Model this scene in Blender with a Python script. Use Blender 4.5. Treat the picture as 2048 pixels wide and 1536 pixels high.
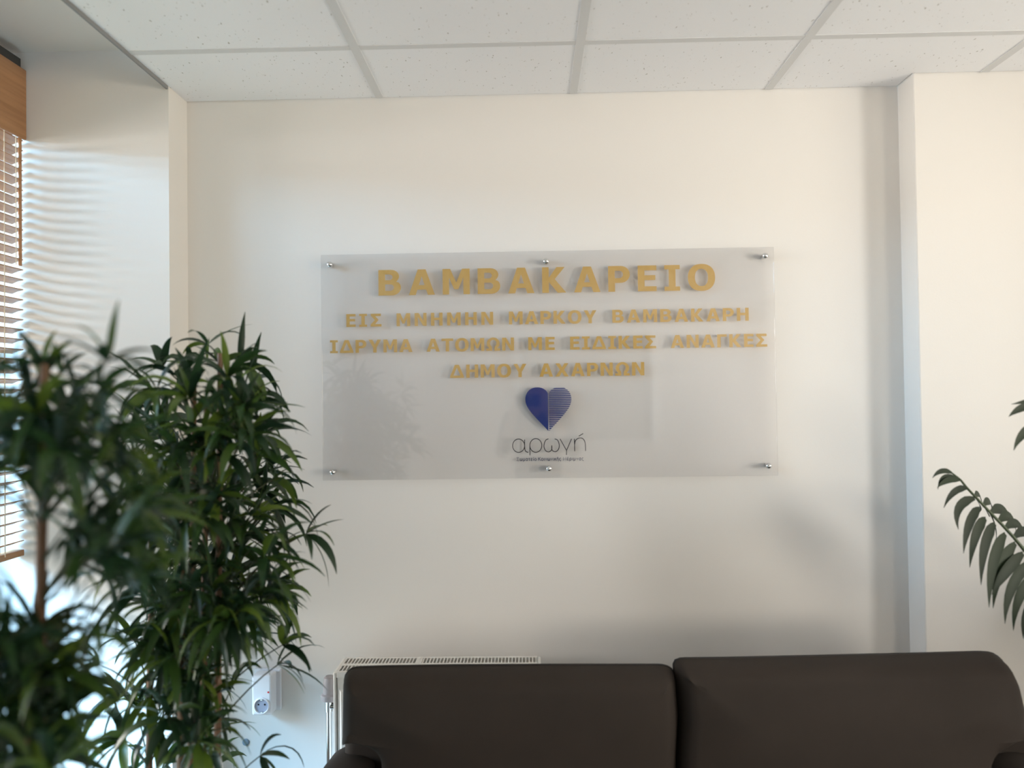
import bpy, bmesh, math, random
from mathutils import Vector, Matrix

for _o in list(bpy.data.objects):
    bpy.data.objects.remove(_o)
SC = bpy.context.scene
COL = SC.collection
PI = math.pi

# ------------------------------------------------------------------ camera
EYE, DIST, FPX = 1.55, 2.4623, 1600.0
YAW, PITCH, ROLL = -0.022, 0.0177, -0.0137
_cy, _sy, _cp, _sp = math.cos(YAW), math.sin(YAW), math.cos(PITCH), math.sin(PITCH)
FWD = Vector((_sy * _cp, _cy * _cp, _sp))
_rt = Vector((_cy, -_sy, 0))
_up = _rt.cross(FWD)
RGT = _rt * math.cos(ROLL) + _up * math.sin(ROLL)
UPV = -_rt * math.sin(ROLL) + _up * math.cos(ROLL)
CAM = Vector((0, -DIST, EYE))
cam_data = bpy.data.cameras.new('camera')
cam = bpy.data.objects.new('camera', cam_data)
COL.objects.link(cam)
cam.matrix_world = Matrix(((RGT.x, UPV.x, -FWD.x, CAM.x), (RGT.y, UPV.y, -FWD.y, CAM.y),
                           (RGT.z, UPV.z, -FWD.z, CAM.z), (0, 0, 0, 1)))
cam_data.sensor_fit = 'HORIZONTAL'
cam_data.sensor_width = 36.0
cam_data.lens = 36.0 * FPX / 2048.0
cam_data.clip_start = 0.05
cam_data.dof.use_dof = True
cam_data.dof.focus_distance = 2.30
cam_data.dof.aperture_fstop = cam_data.lens / 1000.0 / 0.024
SC.camera = cam


def at(x, y, Y):
    """world point on the plane Y = const seen at photo pixel (x, y)"""
    d = FWD * FPX + RGT * (x - 1024) - UPV * (y - 768)
    return CAM + d * ((Y + DIST) / d.y)


# ------------------------------------------------------------------ world, lights, exposure
SC.view_settings.view_transform = 'Standard'
SC.view_settings.look = 'None'
SC.view_settings.gamma = 1.0
SC.view_settings.exposure = 0.0
SC.cycles.use_denoising = True
SC.cycles.max_bounces = 10
SC.cycles.diffuse_bounces = 6
SC.cycles.transparent_max_bounces = 16
SC.cycles.caustics_reflective = False
SC.cycles.caustics_refractive = False

world = bpy.data.worlds.new('sky')
SC.world = world
world.use_nodes = True
_bg = world.node_tree.nodes['Background']
_bg.inputs['Color'].default_value = (0.85, 0.92, 1.0, 1)
_bg.inputs['Strength'].default_value = 0.50


def area(name, loc, target, sx, sy, power, color):
    d = bpy.data.lights.new(name, 'AREA')
    d.shape = 'RECTANGLE'
    d.size, d.size_y, d.energy, d.color = sx, sy, power, color
    o = bpy.data.objects.new(name, d)
    COL.objects.link(o)
    o.location = loc
    o.rotation_euler = (Vector(target) - Vector(loc)).to_track_quat('-Z', 'Y').to_euler()
    return o


# skylight coming down below the blind of the left window
area('sky_light', (-4.4, -1.7, 3.6), (-1.2, -0.75, 0.70), 3.6, 2.6, 2450, (0.32, 0.66, 1.0))
# bright house fronts on a level with the left window, shining through the slats
area('street_light', (-5.2, -4.2, 2.10), (-1.2, -0.6, 1.95), 2.0, 0.25, 60, (0.95, 0.95, 1.0))
area('facade_light', (-6.0, -1.3, 1.7), (1.1, -0.05, 1.3), 2.4, 1.4, 415, (1.0, 0.93, 0.87))
# the window in the right wall: sunlit ground shining upwards into the room, and warm light on a level with it
area('warm_ground_light', (6.0, -2.2, -0.2), (1.0, -0.3, 2.1), 3.0, 1.6, 115, (1.0, 0.89, 0.75))
area('warm_window_light', (4.9, -2.1, 1.45), (1.0, -0.1, 1.2), 3.0, 1.3, 118, (1.0, 0.84, 0.60))
area('side_fill_light', (4.9, -8.4, 1.5), (1.0, -0.1, 1.4), 3.0, 1.6, 430, (1.0, 0.88, 0.72))  # added fill through the further opening, softens the shadow beside the pier
# added fill that brightens the far wall mirrored in the sign
area('rear_fill_light', (4.6, -3.2, 1.6), (0.2, -5.6, 1.4), 1.8, 1.4, 290, (1.0, 0.97, 0.96))


# ------------------------------------------------------------------ materials
def mat(name, color, rough=0.6, metal=0.0, spec=0.5, noise=None, bump=None, random_island=None, transl=0.0):
    """noise=(scale, color2, contrast) varies the colour, bump=(scale, strength, distance)"""
    m = bpy.data.materials.new(name)
    m.use_nodes = True
    nt = m.node_tree
    b = nt.nodes['Principled BSDF']
    out = nt.nodes['Material Output']
    b.inputs['Base Color'].default_value = (*color, 1)
    b.inputs['Roughness'].default_value = rough
    b.inputs['Metallic'].default_value = metal
    b.inputs['Specular IOR Level'].default_value = spec
    co = nt.nodes.new('ShaderNodeTexCoord')
    colsock = None
    if noise:
        n = nt.nodes.new('ShaderNodeTexNoise')
        n.inputs['Scale'].default_value = noise[0]
        n.inputs['Detail'].default_value = 4
        nt.links.new(co.outputs['Object'], n.inputs['Vector'])
        r = nt.nodes.new('ShaderNodeValToRGB')
        r.color_ramp.elements[0].position = 0.5 - noise[2]
        r.color_ramp.elements[1].position = 0.5 + noise[2]
        r.color_ramp.elements[0].color = (*color, 1)
        r.color_ramp.elements[1].color = (*noise[1], 1)
        nt.links.new(n.outputs['Fac'], r.inputs['Fac'])
        colsock = r.outputs['Color']
    if random_island:
        g = nt.nodes.new('ShaderNodeNewGeometry')
        r = nt.nodes.new('ShaderNodeValToRGB')
        els = r.color_ramp.elements
        while len(els) < len(random_island):
            els.new(0.5)
        for e, (p, c) in zip(els, random_island):
            e.position = p
            e.color = (*c, 1)
        nt.links.new(g.outputs['Random Per Island'], r.inputs['Fac'])
        colsock = r.outputs['Color']
    if colsock:
        nt.links.new(colsock, b.inputs['Base Color'])
    if bump:
        n = nt.nodes.new('ShaderNodeTexNoise')
        n.inputs['Scale'].default_value = bump[0]
        n.inputs['Detail'].default_value = 3
        nt.links.new(co.outputs['Object'], n.inputs['Vector'])
        bn = nt.nodes.new('ShaderNodeBump')
        bn.inputs['Strength'].default_value = bump[1]
        bn.inputs['Distance'].default_value = bump[2]
        nt.links.new(n.outputs['Fac'], bn.inputs['Height'])
        nt.links.new(bn.outputs['Normal'], b.inputs['Normal'])
    if transl:
        t = nt.nodes.new('ShaderNodeBsdfTranslucent')
        if colsock:
            nt.links.new(colsock, t.inputs['Color'])
        else:
            t.inputs['Color'].default_value = (*color, 1)
        mx = nt.nodes.new('ShaderNodeMixShader')
        mx.inputs['Fac'].default_value = transl
        nt.links.new(b.outputs['BSDF'], mx.inputs[1])
        nt.links.new(t.outputs['BSDF'], mx.inputs[2])
        nt.links.new(mx.outputs['Shader'], out.inputs['Surface'])
    return m


def clear_mat(name, tint, ior, rough):
    m = bpy.data.materials.new(name)
    m.use_nodes = True
    nt = m.node_tree
    nt.nodes.remove(nt.nodes['Principled BSDF'])
    out = nt.nodes['Material Output']
    tr = nt.nodes.new('ShaderNodeBsdfTransparent')
    tr.inputs['Color'].default_value = (*tint, 1)
    gl = nt.nodes.new('ShaderNodeBsdfGlossy')
    gl.inputs['Roughness'].default_value = rough
    fr = nt.nodes.new('ShaderNodeFresnel')
    fr.inputs['IOR'].default_value = ior
    # the same reflectance from either side of the sheet (the node turns the ratio round on back faces)
    geo = nt.nodes.new('ShaderNodeNewGeometry')
    mth = nt.nodes.new('ShaderNodeMath')
    mth.operation = 'MULTIPLY_ADD'
    mth.inputs[1].default_value = (1.0 / ior) - ior
    mth.inputs[2].default_value = ior
    nt.links.new(geo.outputs['Backfacing'], mth.inputs[0])
    nt.links.new(mth.outputs[0], fr.inputs['IOR'])
    mx = nt.nodes.new('ShaderNodeMixShader')
    nt.links.new(fr.outputs['Fac'], mx.inputs['Fac'])
    nt.links.new(tr.outputs['BSDF'], mx.inputs[1])
    nt.links.new(gl.outputs['BSDF'], mx.inputs[2])
    nt.links.new(mx.outputs['Shader'], out.inputs['Surface'])
    return m


def ceiling_tile_mat():
    m = mat('mineral_ceiling_tile', (0.86, 0.86, 0.875), 0.9, spec=0.1)
    nt = m.node_tree
    b = nt.nodes['Principled BSDF']
    co = nt.nodes.new('ShaderNodeTexCoord')
    mp = nt.nodes.new('ShaderNodeMapping')
    mp.inputs['Scale'].default_value = (1.0, 0.45, 1.0)
    mp.inputs['Rotation'].default_value = (0, 0, 0.5)
    v = nt.nodes.new('ShaderNodeTexNoise')
    v.inputs['Scale'].default_value = 150
    v.inputs['Detail'].default_value = 2
    r = nt.nodes.new('ShaderNodeValToRGB')
    r.color_ramp.elements[0].position = 0.25
    r.color_ramp.elements[0].color = (0.48, 0.46, 0.43, 1)
    r.color_ramp.elements[1].position = 0.31
    r.color_ramp.elements[1].color = (0.86, 0.86, 0.875, 1)
    nt.links.new(co.outputs['Object'], mp.inputs['Vector'])
    nt.links.new(mp.outputs['Vector'], v.inputs['Vector'])
    nt.links.new(v.outputs['Fac'], r.inputs['Fac'])
    nt.links.new(r.outputs['Color'], b.inputs['Base Color'])
    return m


def floor_mat():
    m = mat('beige_floor_tile', (0.42, 0.38, 0.32), 0.35)
    nt = m.node_tree
    b = nt.nodes['Principled BSDF']
    co = nt.nodes.new('ShaderNodeTexCoord')
    br = nt.nodes.new('ShaderNodeTexBrick')
    br.offset = 0.0
    br.inputs['Color1'].default_value = (0.62, 0.59, 0.54, 1)
    br.inputs['Color2'].default_value = (0.58, 0.55, 0.50, 1)
    br.inputs['Mortar'].default_value = (0.25, 0.23, 0.20, 1)
    br.inputs['Scale'].default_value = 1.0
    br.inputs['Mortar Size'].default_value = 0.003
    br.inputs['Brick Width'].default_value = 0.4
    br.inputs['Row Height'].default_value = 0.4
    nt.links.new(co.outputs['Object'], br.inputs['Vector'])
    nt.links.new(br.outputs['Color'], b.inputs['Base Color'])
    return m


def wood_mat(name, c1, c2, axis, rough=0.45):
    m = mat(name, c1, rough)
    nt = m.node_tree
    b = nt.nodes['Principled BSDF']
    co = nt.nodes.new('ShaderNodeTexCoord')
    mp = nt.nodes.new('ShaderNodeMapping')
    s = [60.0, 60.0, 60.0]
    s[axis] = 3.0
    mp.inputs['Scale'].default_value = s
    n = nt.nodes.new('ShaderNodeTexNoise')
    n.inputs['Scale'].default_value = 1.0
    n.inputs['Detail'].default_value = 5
    r = nt.nodes.new('ShaderNodeValToRGB')
    r.color_ramp.elements[0].position = 0.35
    r.color_ramp.elements[1].position = 0.65
    r.color_ramp.elements[0].color = (*c1, 1)
    r.color_ramp.elements[1].color = (*c2, 1)
    nt.links.new(co.outputs['Object'], mp.inputs['Vector'])
    nt.links.new(mp.outputs['Vector'], n.inputs['Vector'])
    nt.links.new(n.outputs['Fac'], r.inputs['Fac'])
    nt.links.new(r.outputs['Color'], b.inputs['Base Color'])
    return m


M = {}
M['wall'] = mat('cream_wall_paint', (0.74, 0.712, 0.675), 0.75, spec=0.25, bump=(220, 0.08, 0.002))
M['tile'] = ceiling_tile_mat()
M['grid'] = mat('white_ceiling_grid', (0.66, 0.66, 0.66), 0.6)
M['dark_trim'] = mat('dark_grey_edge_metal', (0.25, 0.25, 0.25), 0.8)  # dark grey painted metal along the ceiling's left edge
M['floor'] = floor_mat()
M['white_pvc'] = mat('white_plastic_frame', (0.80, 0.80, 0.79), 0.35)
M['tan_frame'] = wood_mat('tan_wood_frame', (0.40, 0.28, 0.18), (0.48, 0.35, 0.23), 2)
M['sill'] = mat('beige_stone_sill', (0.46, 0.38, 0.29), 0.5, noise=(30, (0.52, 0.44, 0.34), 0.3))
M['glass'] = clear_mat('window_glass', (0.97, 0.98, 0.98), 1.45, 0.0)
M['acrylic'] = clear_mat('clear_acrylic', (0.975, 0.973, 0.975), 1.60, 0.015)
M['gold'] = mat('gold_lettering', (0.62, 0.375, 0.075), 0.55, noise=(90, (0.66, 0.42, 0.11), 0.2))
M['blue'] = mat('blue_lettering', (0.003, 0.026, 0.20), 0.5)
M['black'] = mat('black_lettering', (0.03, 0.025, 0.03), 0.5)
M['bluegrey'] = mat('blue_grey_lettering', (0.05, 0.055, 0.12), 0.5)
M['chrome'] = mat('polished_steel', (0.75, 0.75, 0.75), 0.12, metal=1.0)
M['radiator'] = mat('white_radiator_enamel', (0.76, 0.74, 0.70), 0.35)
M['dark'] = mat('dark_inside', (0.05, 0.047, 0.042), 0.8)
M['valve'] = mat('grey_valve_plastic', (0.30, 0.285, 0.30), 0.4)
M['plug'] = mat('white_socket_plastic', (0.74, 0.75, 0.78), 0.35)
M['socket_in'] = mat('grey_socket_recess', (0.30, 0.33, 0.42), 0.5)
M['hole'] = mat('black_socket_hole', (0.01, 0.01, 0.012), 0.8)
M['led'] = mat('red_lamp_lens', (0.65, 0.05, 0.06), 0.3)
M['cap'] = mat('grey_blue_cap', (0.20, 0.27, 0.33), 0.5)
M['sofa'] = mat('dark_brown_leather', (0.036, 0.028, 0.023), 0.75, spec=0.25, noise=(9, (0.042, 0.032, 0.026), 0.25), bump=(420, 0.25, 0.001))
M['piping'] = mat('dark_brown_piping', (0.014, 0.011, 0.010), 0.5)
M['foot'] = wood_mat('dark_wood_foot', (0.05, 0.03, 0.02), (0.08, 0.05, 0.03), 2)
M['slat'] = wood_mat('amber_wood_slat', (0.32, 0.155, 0.066), (0.42, 0.215, 0.098), 1)
M['cord'] = mat('cream_cord', (0.78, 0.66, 0.50), 0.8)
M['cane'] = wood_mat('brown_bamboo_cane', (0.15, 0.075, 0.04), (0.23, 0.13, 0.07), 2, 0.5)
M['twig'] = mat('green_brown_twig', (0.045, 0.055, 0.022), 0.6)
M['leaf'] = mat('bamboo_leaf', (0.03, 0.07, 0.02), 0.36, transl=0.22, random_island=[
    (0.0, (0.010, 0.030, 0.014)), (0.45, (0.018, 0.050, 0.018)), (0.78, (0.040, 0.090, 0.018)), (1.0, (0.13, 0.20, 0.025))])
M['palm'] = mat('palm_leaflet', (0.025, 0.05, 0.02), 0.6, spec=0.3, transl=0.10, random_island=[
    (0.0, (0.009, 0.018, 0.009)), (1.0, (0.015, 0.028, 0.012))])
M['palm_stem'] = mat('palm_rachis', (0.04, 0.06, 0.022), 0.5)
M['pot'] = mat('terracotta_planter', (0.32, 0.14, 0.08), 0.7, noise=(14, (0.38, 0.18, 0.10), 0.3))
M['soil'] = mat('brown_soil', (0.05, 0.035, 0.025), 0.95, bump=(60, 0.8, 0.01))
M['shade'] = mat('beige_roller_blind', (0.45, 0.40, 0.34), 0.8)


# ------------------------------------------------------------------ mesh helpers
class MB:
    def __init__(self):
        self.v, self.f = [], []

    def add(self, vs, fs):
        n = len(self.v)
        self.v += [tuple(p) for p in vs]
        self.f += [tuple(n + i for i in q) for q in fs]
        return self

    def box(self, x0, x1, y0, y1, z0, z1):
        vs = [(x, y, z) for x in (x0, x1) for y in (y0, y1) for z in (z0, z1)]
        return self.add(vs, [(0, 1, 3, 2), (4, 6, 7, 5), (0, 4, 5, 1), (2, 3, 7, 6), (0, 2, 6, 4), (1, 5, 7, 3)])

    def tube(self, pts, r, n=8, cap=True):
        pts = [Vector(p) for p in pts]
        rs = r if isinstance(r, (list, tuple)) else [r] * len(pts)
        rings = []
        ref = Vector((0.31, 0.77, 0.55))
        for i, p in enumerate(pts):
            t = (pts[min(i + 1, len(pts) - 1)] - pts[max(i - 1, 0)]).normalized()
            a = ref - t * ref.dot(t)
            if a.length < 1e-4:
                a = Vector((1, 0, 0)) - t * t.x
            a.normalize()
            ref = a
            b = t.cross(a)
            rings.append([p + (a * math.cos(2 * PI * k / n) + b * math.sin(2 * PI * k / n)) * rs[i] for k in range(n)])
        vs = [q for ring in rings for q in ring]
        fs = []
        for i in range(len(pts) - 1):
            for k in range(n):
                fs.append((i * n + k, i * n + (k + 1) % n, (i + 1) * n + (k + 1) % n, (i + 1) * n + k))
        if cap:
            fs.append(tuple(range(n - 1, -1, -1)))
            fs.append(tuple(range((len(pts) - 1) * n, len(pts) * n)))
        return self.add(vs, fs)

    def lathe(self, c, axis, prof, n=24, capped=True):
        """prof = [(radius, height)] along axis from point c"""
        c, ax = Vector(c), Vector(axis).normalized()
        a = ax.orthogonal().normalized()
        b = ax.cross(a)
        vs = [c + ax * h + (a * math.cos(2 * PI * k / n) + b * math.sin(2 * PI * k / n)) * r for r, h in prof for k in range(n)]
        fs = []
        for i in range(len(prof) - 1):
            for k in range(n):
                fs.append((i * n + k, i * n + (k + 1) % n, (i + 1) * n + (k + 1) % n, (i + 1) * n + k))
        if capped:
            fs.append(tuple(range(n - 1, -1, -1)))
            fs.append(tuple(range((len(prof) - 1) * n, len(prof) * n)))
        return self.add(vs, fs)

    def build(self, name, m, parent=None, smooth=None, bevel=0, seg=2):
        me = bpy.data.meshes.new(name)
        me.from_pydata(self.v, [], self.f)
        bm = bmesh.new()
        bm.from_mesh(me)
        bmesh.ops.recalc_face_normals(bm, faces=bm.faces)
        if bevel:
            es = [e for e in bm.edges if len(e.link_faces) == 2 and e.calc_face_angle() > 0.6]
            bmesh.ops.bevel(bm, geom=es, offset=bevel, segments=seg, profile=0.5, affect='EDGES', clamp_overlap=True)
        if smooth is not None:
            for f in bm.faces:
                f.smooth = True
            for e in bm.edges:
                if len(e.link_faces) == 2 and e.calc_face_angle(0) > smooth:
                    e.smooth = False
        bm.to_mesh(me)
        bm.free()
        me.materials.append(M[m])
        o = bpy.data.objects.new(name, me)
        COL.objects.link(o)
        if parent:
            o.parent = parent
            o.matrix_parent_inverse = chain(parent).inverted()
        return o


def chain(o):
    mtx = Matrix.Translation(o.location) @ o.rotation_euler.to_matrix().to_4x4()
    return mtx if o.parent is None else chain(o.parent) @ o.matrix_parent_inverse @ mtx


def thing(name, label, cat, loc, group=None):
    o = bpy.data.objects.new(name, None)
    o.empty_display_size = 0.1
    COL.objects.link(o)
    o.location = loc
    o['label'], o['category'] = label, cat
    if group:
        o['group'] = group
    return o


def tag(o, label, cat, group=None):
    o['label'], o['category'] = label, cat
    if group:
        o['group'] = group
    return o


def struct(o):
    o['kind'] = 'structure'
    return o


# ------------------------------------------------------------------ room shell
CEIL = EYE + 0.9334
XL, XR = -1.0588, 1.1404          # left wall face, corner of the right pier
DR, DL = 0.0973, 0.1281           # pier depth, distance of the window niche from the back wall
XRW, YREAR, TOP = 2.9, -5.6, 2.64
NX, NY0, NSILL = -1.60, -2.15, 0.32   # niche: depth to X, from Y, sill height
SOFFIT = 2.60

struct(MB().box(-1.9, XRW + .2, YREAR - .2, .2, -.12, 0).build('floor', 'floor'))
w = MB()
w.box(-1.9, XR, 0, .2, 0, TOP)
struct(w.build('wall_back', 'wall'))
struct(MB().box(XR, XRW, -DR, .2, 0, TOP).build('wall_back_pier', 'wall', bevel=0.004))
# left wall with the deep window niche
w = MB()
w.box(-1.9, XL, -DL, 0, 0, TOP)                    # strip between niche and back wall
w.box(-1.9, XL, NY0, -DL, 0, NSILL)                # under the niche
w.box(-1.9, XL, NY0, -DL, SOFFIT, TOP)             # over the niche
w.box(-1.9, XL, YREAR, NY0, 0, TOP)
struct(w.build('wall_left', 'wall'))
# right wall with two window openings, the further one added to admit fill light
w = MB()
WINS = [(-5.1, -3.1), (-2.15, -0.6)]
WZ0, WZ1 = 0.85, 2.25
cuts = [YREAR] + [q for wn in WINS for q in wn] + [.2]
for u, v in zip(cuts[0::2], cuts[1::2]):
    w.box(XRW, XRW + .2, u, v, 0, TOP)
for u, v in WINS:
    w.box(XRW, XRW + .2, u, v, 0, WZ0)
    w.box(XRW, XRW + .2, u, v, WZ1, TOP)
struct(w.build('wall_right', 'wall'))
w = MB()
w.box(-1.9, XRW + .2, YREAR - .2, YREAR, 0, TOP)
struct(w.build('wall_rear', 'wall'))

# suspended ceiling: tiles in one sheet, metal grid below them
GX0, GY0 = -0.453, -0.3572
c = MB()
gap = 0.004
c.box(XL, XR - gap, -DR - gap, -gap, CEIL + .006, CEIL + .03)
c.box(XL, XRW, YREAR, -DR - gap, CEIL + .006, CEIL + .03)
struct(c.build('ceiling', 'tile'))
g = MB()
x = GX0 - 0.6
k = -1
while x < XRW:
    if x > XL + 0.03:
        far = -gap if x < XR - .02 else -DR - gap
        g.box(x - .012, x + .012, YREAR, far, CEIL + .004, CEIL + .0085)
    x += 0.6
y = GY0
while y > YREAR:
    g.box(XL, XRW, y - .012, y + .012, CEIL + .0044, CEIL + .0085)
    y -= 0.6
struct(g.build('trim_1', 'grid'))
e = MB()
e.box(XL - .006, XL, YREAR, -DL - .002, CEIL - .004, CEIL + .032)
struct(e.build('trim_2', 'dark_trim'))

# niche: sill, window frame with panes
struct(MB().box(NX - .04, XL + .02, NY0 + .001, -DL - .001, NSILL, NSILL + .03).build('trim_3', 'sill', bevel=.004))


def window(name, axis, pos, a0, a1, z0, z1, mull, tr=None, fm='white_pvc'):
    """a framed window in a wall: axis 0 = plane X = pos, axis 1 = plane Y = pos"""
    def bx(m, p0, p1, q0, q1, r0, r1):
        return m.box(p0, p1, q0, q1, r0, r1) if axis == 0 else m.box(q0, q1, p0, p1, r0, r1)
    f = MB()
    t, d = .055, .06
    bx(f, pos - d / 2, pos + d / 2, a0, a1, z0, z0 + t)
    bx(f, pos - d / 2, pos + d / 2, a0, a1, z1 - t, z1)
    bx(f, pos - d / 2, pos + d / 2, a0, a0 + t, z0 + t, z1 - t)
    bx(f, pos - d / 2, pos + d / 2, a1 - t, a1, z0 + t, z1 - t)
    for q in mull:
        bx(f, pos - d / 2, pos + d / 2, q - t / 2, q + t / 2, z0 + t, z1 - t)
    if tr:
        bx(f, pos - d / 2 + .004, pos + d / 2 - .004, a0 + t, a1 - t, tr - t / 2, tr + t / 2)
    o = struct(f.build(name, fm, bevel=.004))
    p = MB()
    edges = [a0] + list(mull) + [a1]
    for u, v in zip(edges[:-1], edges[1:]):
        bx(p, pos - .004, pos + .004, u + .02, v - .02, z0 + .02, z1 - .02)
    p.build('pane', 'glass', o)
    return o


window('window_1', 0, NX - .06, NY0, -DL, NSILL + .03, SOFFIT, (-1.14,), None, 'tan_frame')
window('window_2', 0, XRW + .08, WINS[1][0], WINS[1][1], WZ0, WZ1, (sum(WINS[1]) / 2,))
window('fill_window_3', 0, XRW + .08, WINS[0][0], WINS[0][1], WZ0, WZ1, (sum(WINS[0]) / 2,))  # unseen window, added as an opening for the fill light
w4 = window('window_4', 1, YREAR + .031, -.15, 1.26, 1.06, 2.22, ())
MB().box(-.08, 1.19, YREAR + .004, YREAR + .016, 1.13, 2.15).build('roller_blind', 'shade', w4)
w = MB()
w.box(-1.9, NX - .09, NY0 - .2, -DL + .1, 0, NSILL)     # outer parapet below the niche window
struct(w.build('wall_parapet', 'wall'))
b = MB()
b.box(XL + .0, XR, -.012, 0, 0, .08)
struct(b.build('baseboard_back', 'white_pvc', bevel=.003))
b = MB()
b.box(XR + .0, XRW, -DR - .012, -DR, 0, .08)
struct(b.build('baseboard_pier', 'white_pvc', bevel=.003))

# ------------------------------------------------------------------ letter shapes
S, B = .26, .19


def arc(cx, cy, rx, ry, a0, a1, n=14):
    return [(cx + rx * math.cos(math.radians(a0 + (a1 - a0) * i / n)), cy + ry * math.sin(math.radians(a0 + (a1 - a0) * i / n))) for i in range(n + 1)]


def superarc(cx, cy, rx, ry, p=2.25, n=44):
    out = []
    for i in range(n):
        a = 2 * PI * i / n
        ca, sa = math.cos(a), math.sin(a)
        out.append((cx + rx * math.copysign(abs(ca) ** (2 / p), ca), cy + ry * math.copysign(abs(sa) ** (2 / p), sa)))
    return out


GL = {}   # glyph: (width, [contours]); cap height 1
GL['Α'] = (1.02, [[(0, 0), (.355, 1), (.665, 1), (1.02, 0), (.745, 0), (.675, .205), (.335, .205), (.27, 0)], [(.395, .385), (.62, .385), (.507, .73)]])
GL['Β'] = (.88, [[(0, 0), (0, 1), (.45, 1)] + arc(.50, .745, .31, .255, 90, -48) + [(.70, .53)] + arc(.52, .30, .36, .30, 42, -90) + [(.45, 0)],
                 [(S, .60), (S, .825), (.42, .825)] + arc(.43, .7125, .125, .1125, 90, -90)[0:],
                 [(S, .18), (S, .435), (.44, .435)] + arc(.46, .3075, .145, .1275, 90, -90)])
GL['Γ'] = (.72, [[(0, 0), (0, 1), (.72, 1), (.72, 1 - B), (S, 1 - B), (S, 0)]])
GL['Δ'] = (1.04, [[(0, 0), (0, .12), (.365, 1), (.675, 1), (1.04, .12), (1.04, 0)], [(.255, .185), (.775, .185), (.515, .80)]])
GL['Ε'] = (.72, [[(0, 0), (0, 1), (.72, 1), (.72, 1 - B), (S, 1 - B), (S, .62), (.68, .62), (.68, .43), (S, .43), (S, B), (.72, B), (.72, 0)]])
GL['Η'] = (.90, [[(0, 0), (0, 1), (S, 1), (S, .62), (.64, .62), (.64, 1), (.90, 1), (.90, 0), (.64, 0), (.64, .43), (S, .43), (S, 0)]])
GL['Ι'] = (.60, [[(0, 0), (0, .165), (.17, .165), (.17, .835), (0, .835), (0, 1), (.60, 1), (.60, .835), (.43, .835), (.43, .165), (.60, .165), (.60, 0)]])
GL['Κ'] = (.93, [[(0, 0), (0, 1), (S, 1), (S, .59), (.56, 1), (.88, 1), (.49, .53), (.93, 0), (.60, 0), (S, .42), (S, 0)]])
GL['Μ'] = (1.06, [[(0, 0), (0, 1), (.30, 1), (.53, .47), (.76, 1), (1.06, 1), (1.06, 0), (.81, 0), (.81, .66), (.61, .20), (.45, .20), (.25, .66), (.25, 0)]])
GL['Ν'] = (.92, [[(0, 0), (0, 1), (.31, 1), (.67, .39), (.67, 1), (.92, 1), (.92, 0), (.66, 0), (.25, .69), (.25, 0)]])
GL['Ο'] = (1.05, [superarc(.525, .5, .525, .525), superarc(.525, .5, .255, .335)])
GL['Ρ'] = (.84, [[(0, 0), (0, 1), (.47, 1)] + arc(.48, .67, .36, .33, 90, -90) + [(.47, .34), (S, .34), (S, 0)],
                 [(S, .525), (S, .815), (.40, .815)] + arc(.42, .67, .155, .145, 90, -90)])
GL['Σ'] = (.84, [[(0, 0), (0, .155), (.33, .51), (.02, .845), (.02, 1), (.80, 1), (.80, .81), (.36, .81), (.62, .52), (.34, .19), (.84, .19), (.84, 0)]])
GL['Τ'] = (.90, [[(.32, 0), (.32, .81), (0, .81), (0, 1), (.90, 1), (.90, .81), (.58, .81), (.58, 0)]])
GL['Υ'] = (.98, [[(.36, 0), (.36, .38), (0, 1), (.295, 1), (.495, .62), (.69, 1), (.98, 1), (.62, .39), (.62, 0)]])
GL['Χ'] = (1.0, [[(0, 0), (.34, .51), (.01, 1), (.315, 1), (.505, .69), (.69, 1), (.985, 1), (.66, .51), (1.0, 0), (.695, 0), (.495, .325), (.30, 0)]])
GL['Ω'] = (1.08, [[(0, 0), (0, .18), (.20, .18)] + arc(.54, .57, .50, .455, 226, -46, 30) + [(.88, .18), (1.08, .18), (1.08, 0), (.63, 0), (.63, .19)]
                  + arc(.54, .575, .25, .265, -62, 242, 26) + [(.45, .19), (.45, 0)]])


def flat_mesh(name, contours, depth, mkey, Y, parent):
    """filled contours in the X-Z plane, given real thickness along Y"""
    cu = bpy.data.curves.new(name, 'CURVE')
    cu.dimensions = '2D'
    cu.fill_mode = 'BOTH'
    cu.extrude = depth / 2
    for ct in contours:
        sp = cu.splines.new('POLY')
        sp.points.add(len(ct) - 1)
        for p, (u, v) in zip(sp.points, ct):
            p.co = (u, v, 0, 1)
        sp.use_cyclic_u = True
    tmp = bpy.data.objects.new(name + '_tmp', cu)
    COL.objects.link(tmp)
    dg = bpy.context.evaluated_depsgraph_get()
    me = bpy.data.meshes.new_from_object(tmp.evaluated_get(dg))
    bpy.data.objects.remove(tmp)
    bpy.data.curves.remove(cu)
    me.transform(Matrix.Translation((0, Y, 0)) @ Matrix.Rotation(PI / 2, 4, 'X'))
    me.materials.clear()
    me.materials.append(M[mkey])
    me.name = name
    o = bpy.data.objects.new(name, me)
    COL.objects.link(o)
    o.parent = parent
    o.matrix_parent_inverse = chain(parent).inverted()
    return o


def stroke(pts, wd):
    """outline polygon of a stroked polyline"""
    L, R = [], []
    n = len(pts)
    for i in range(n):
        p = Vector(pts[i])
        a = Vector(pts[max(i - 1, 0)])
        c = Vector(pts[min(i + 1, n - 1)])
        t = (c - a).normalized()
        nr = Vector((-t.y, t.x)) * wd / 2
        L.append(tuple(p + nr))
        R.append(tuple(p - nr))
    return L + R[::-1]


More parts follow.
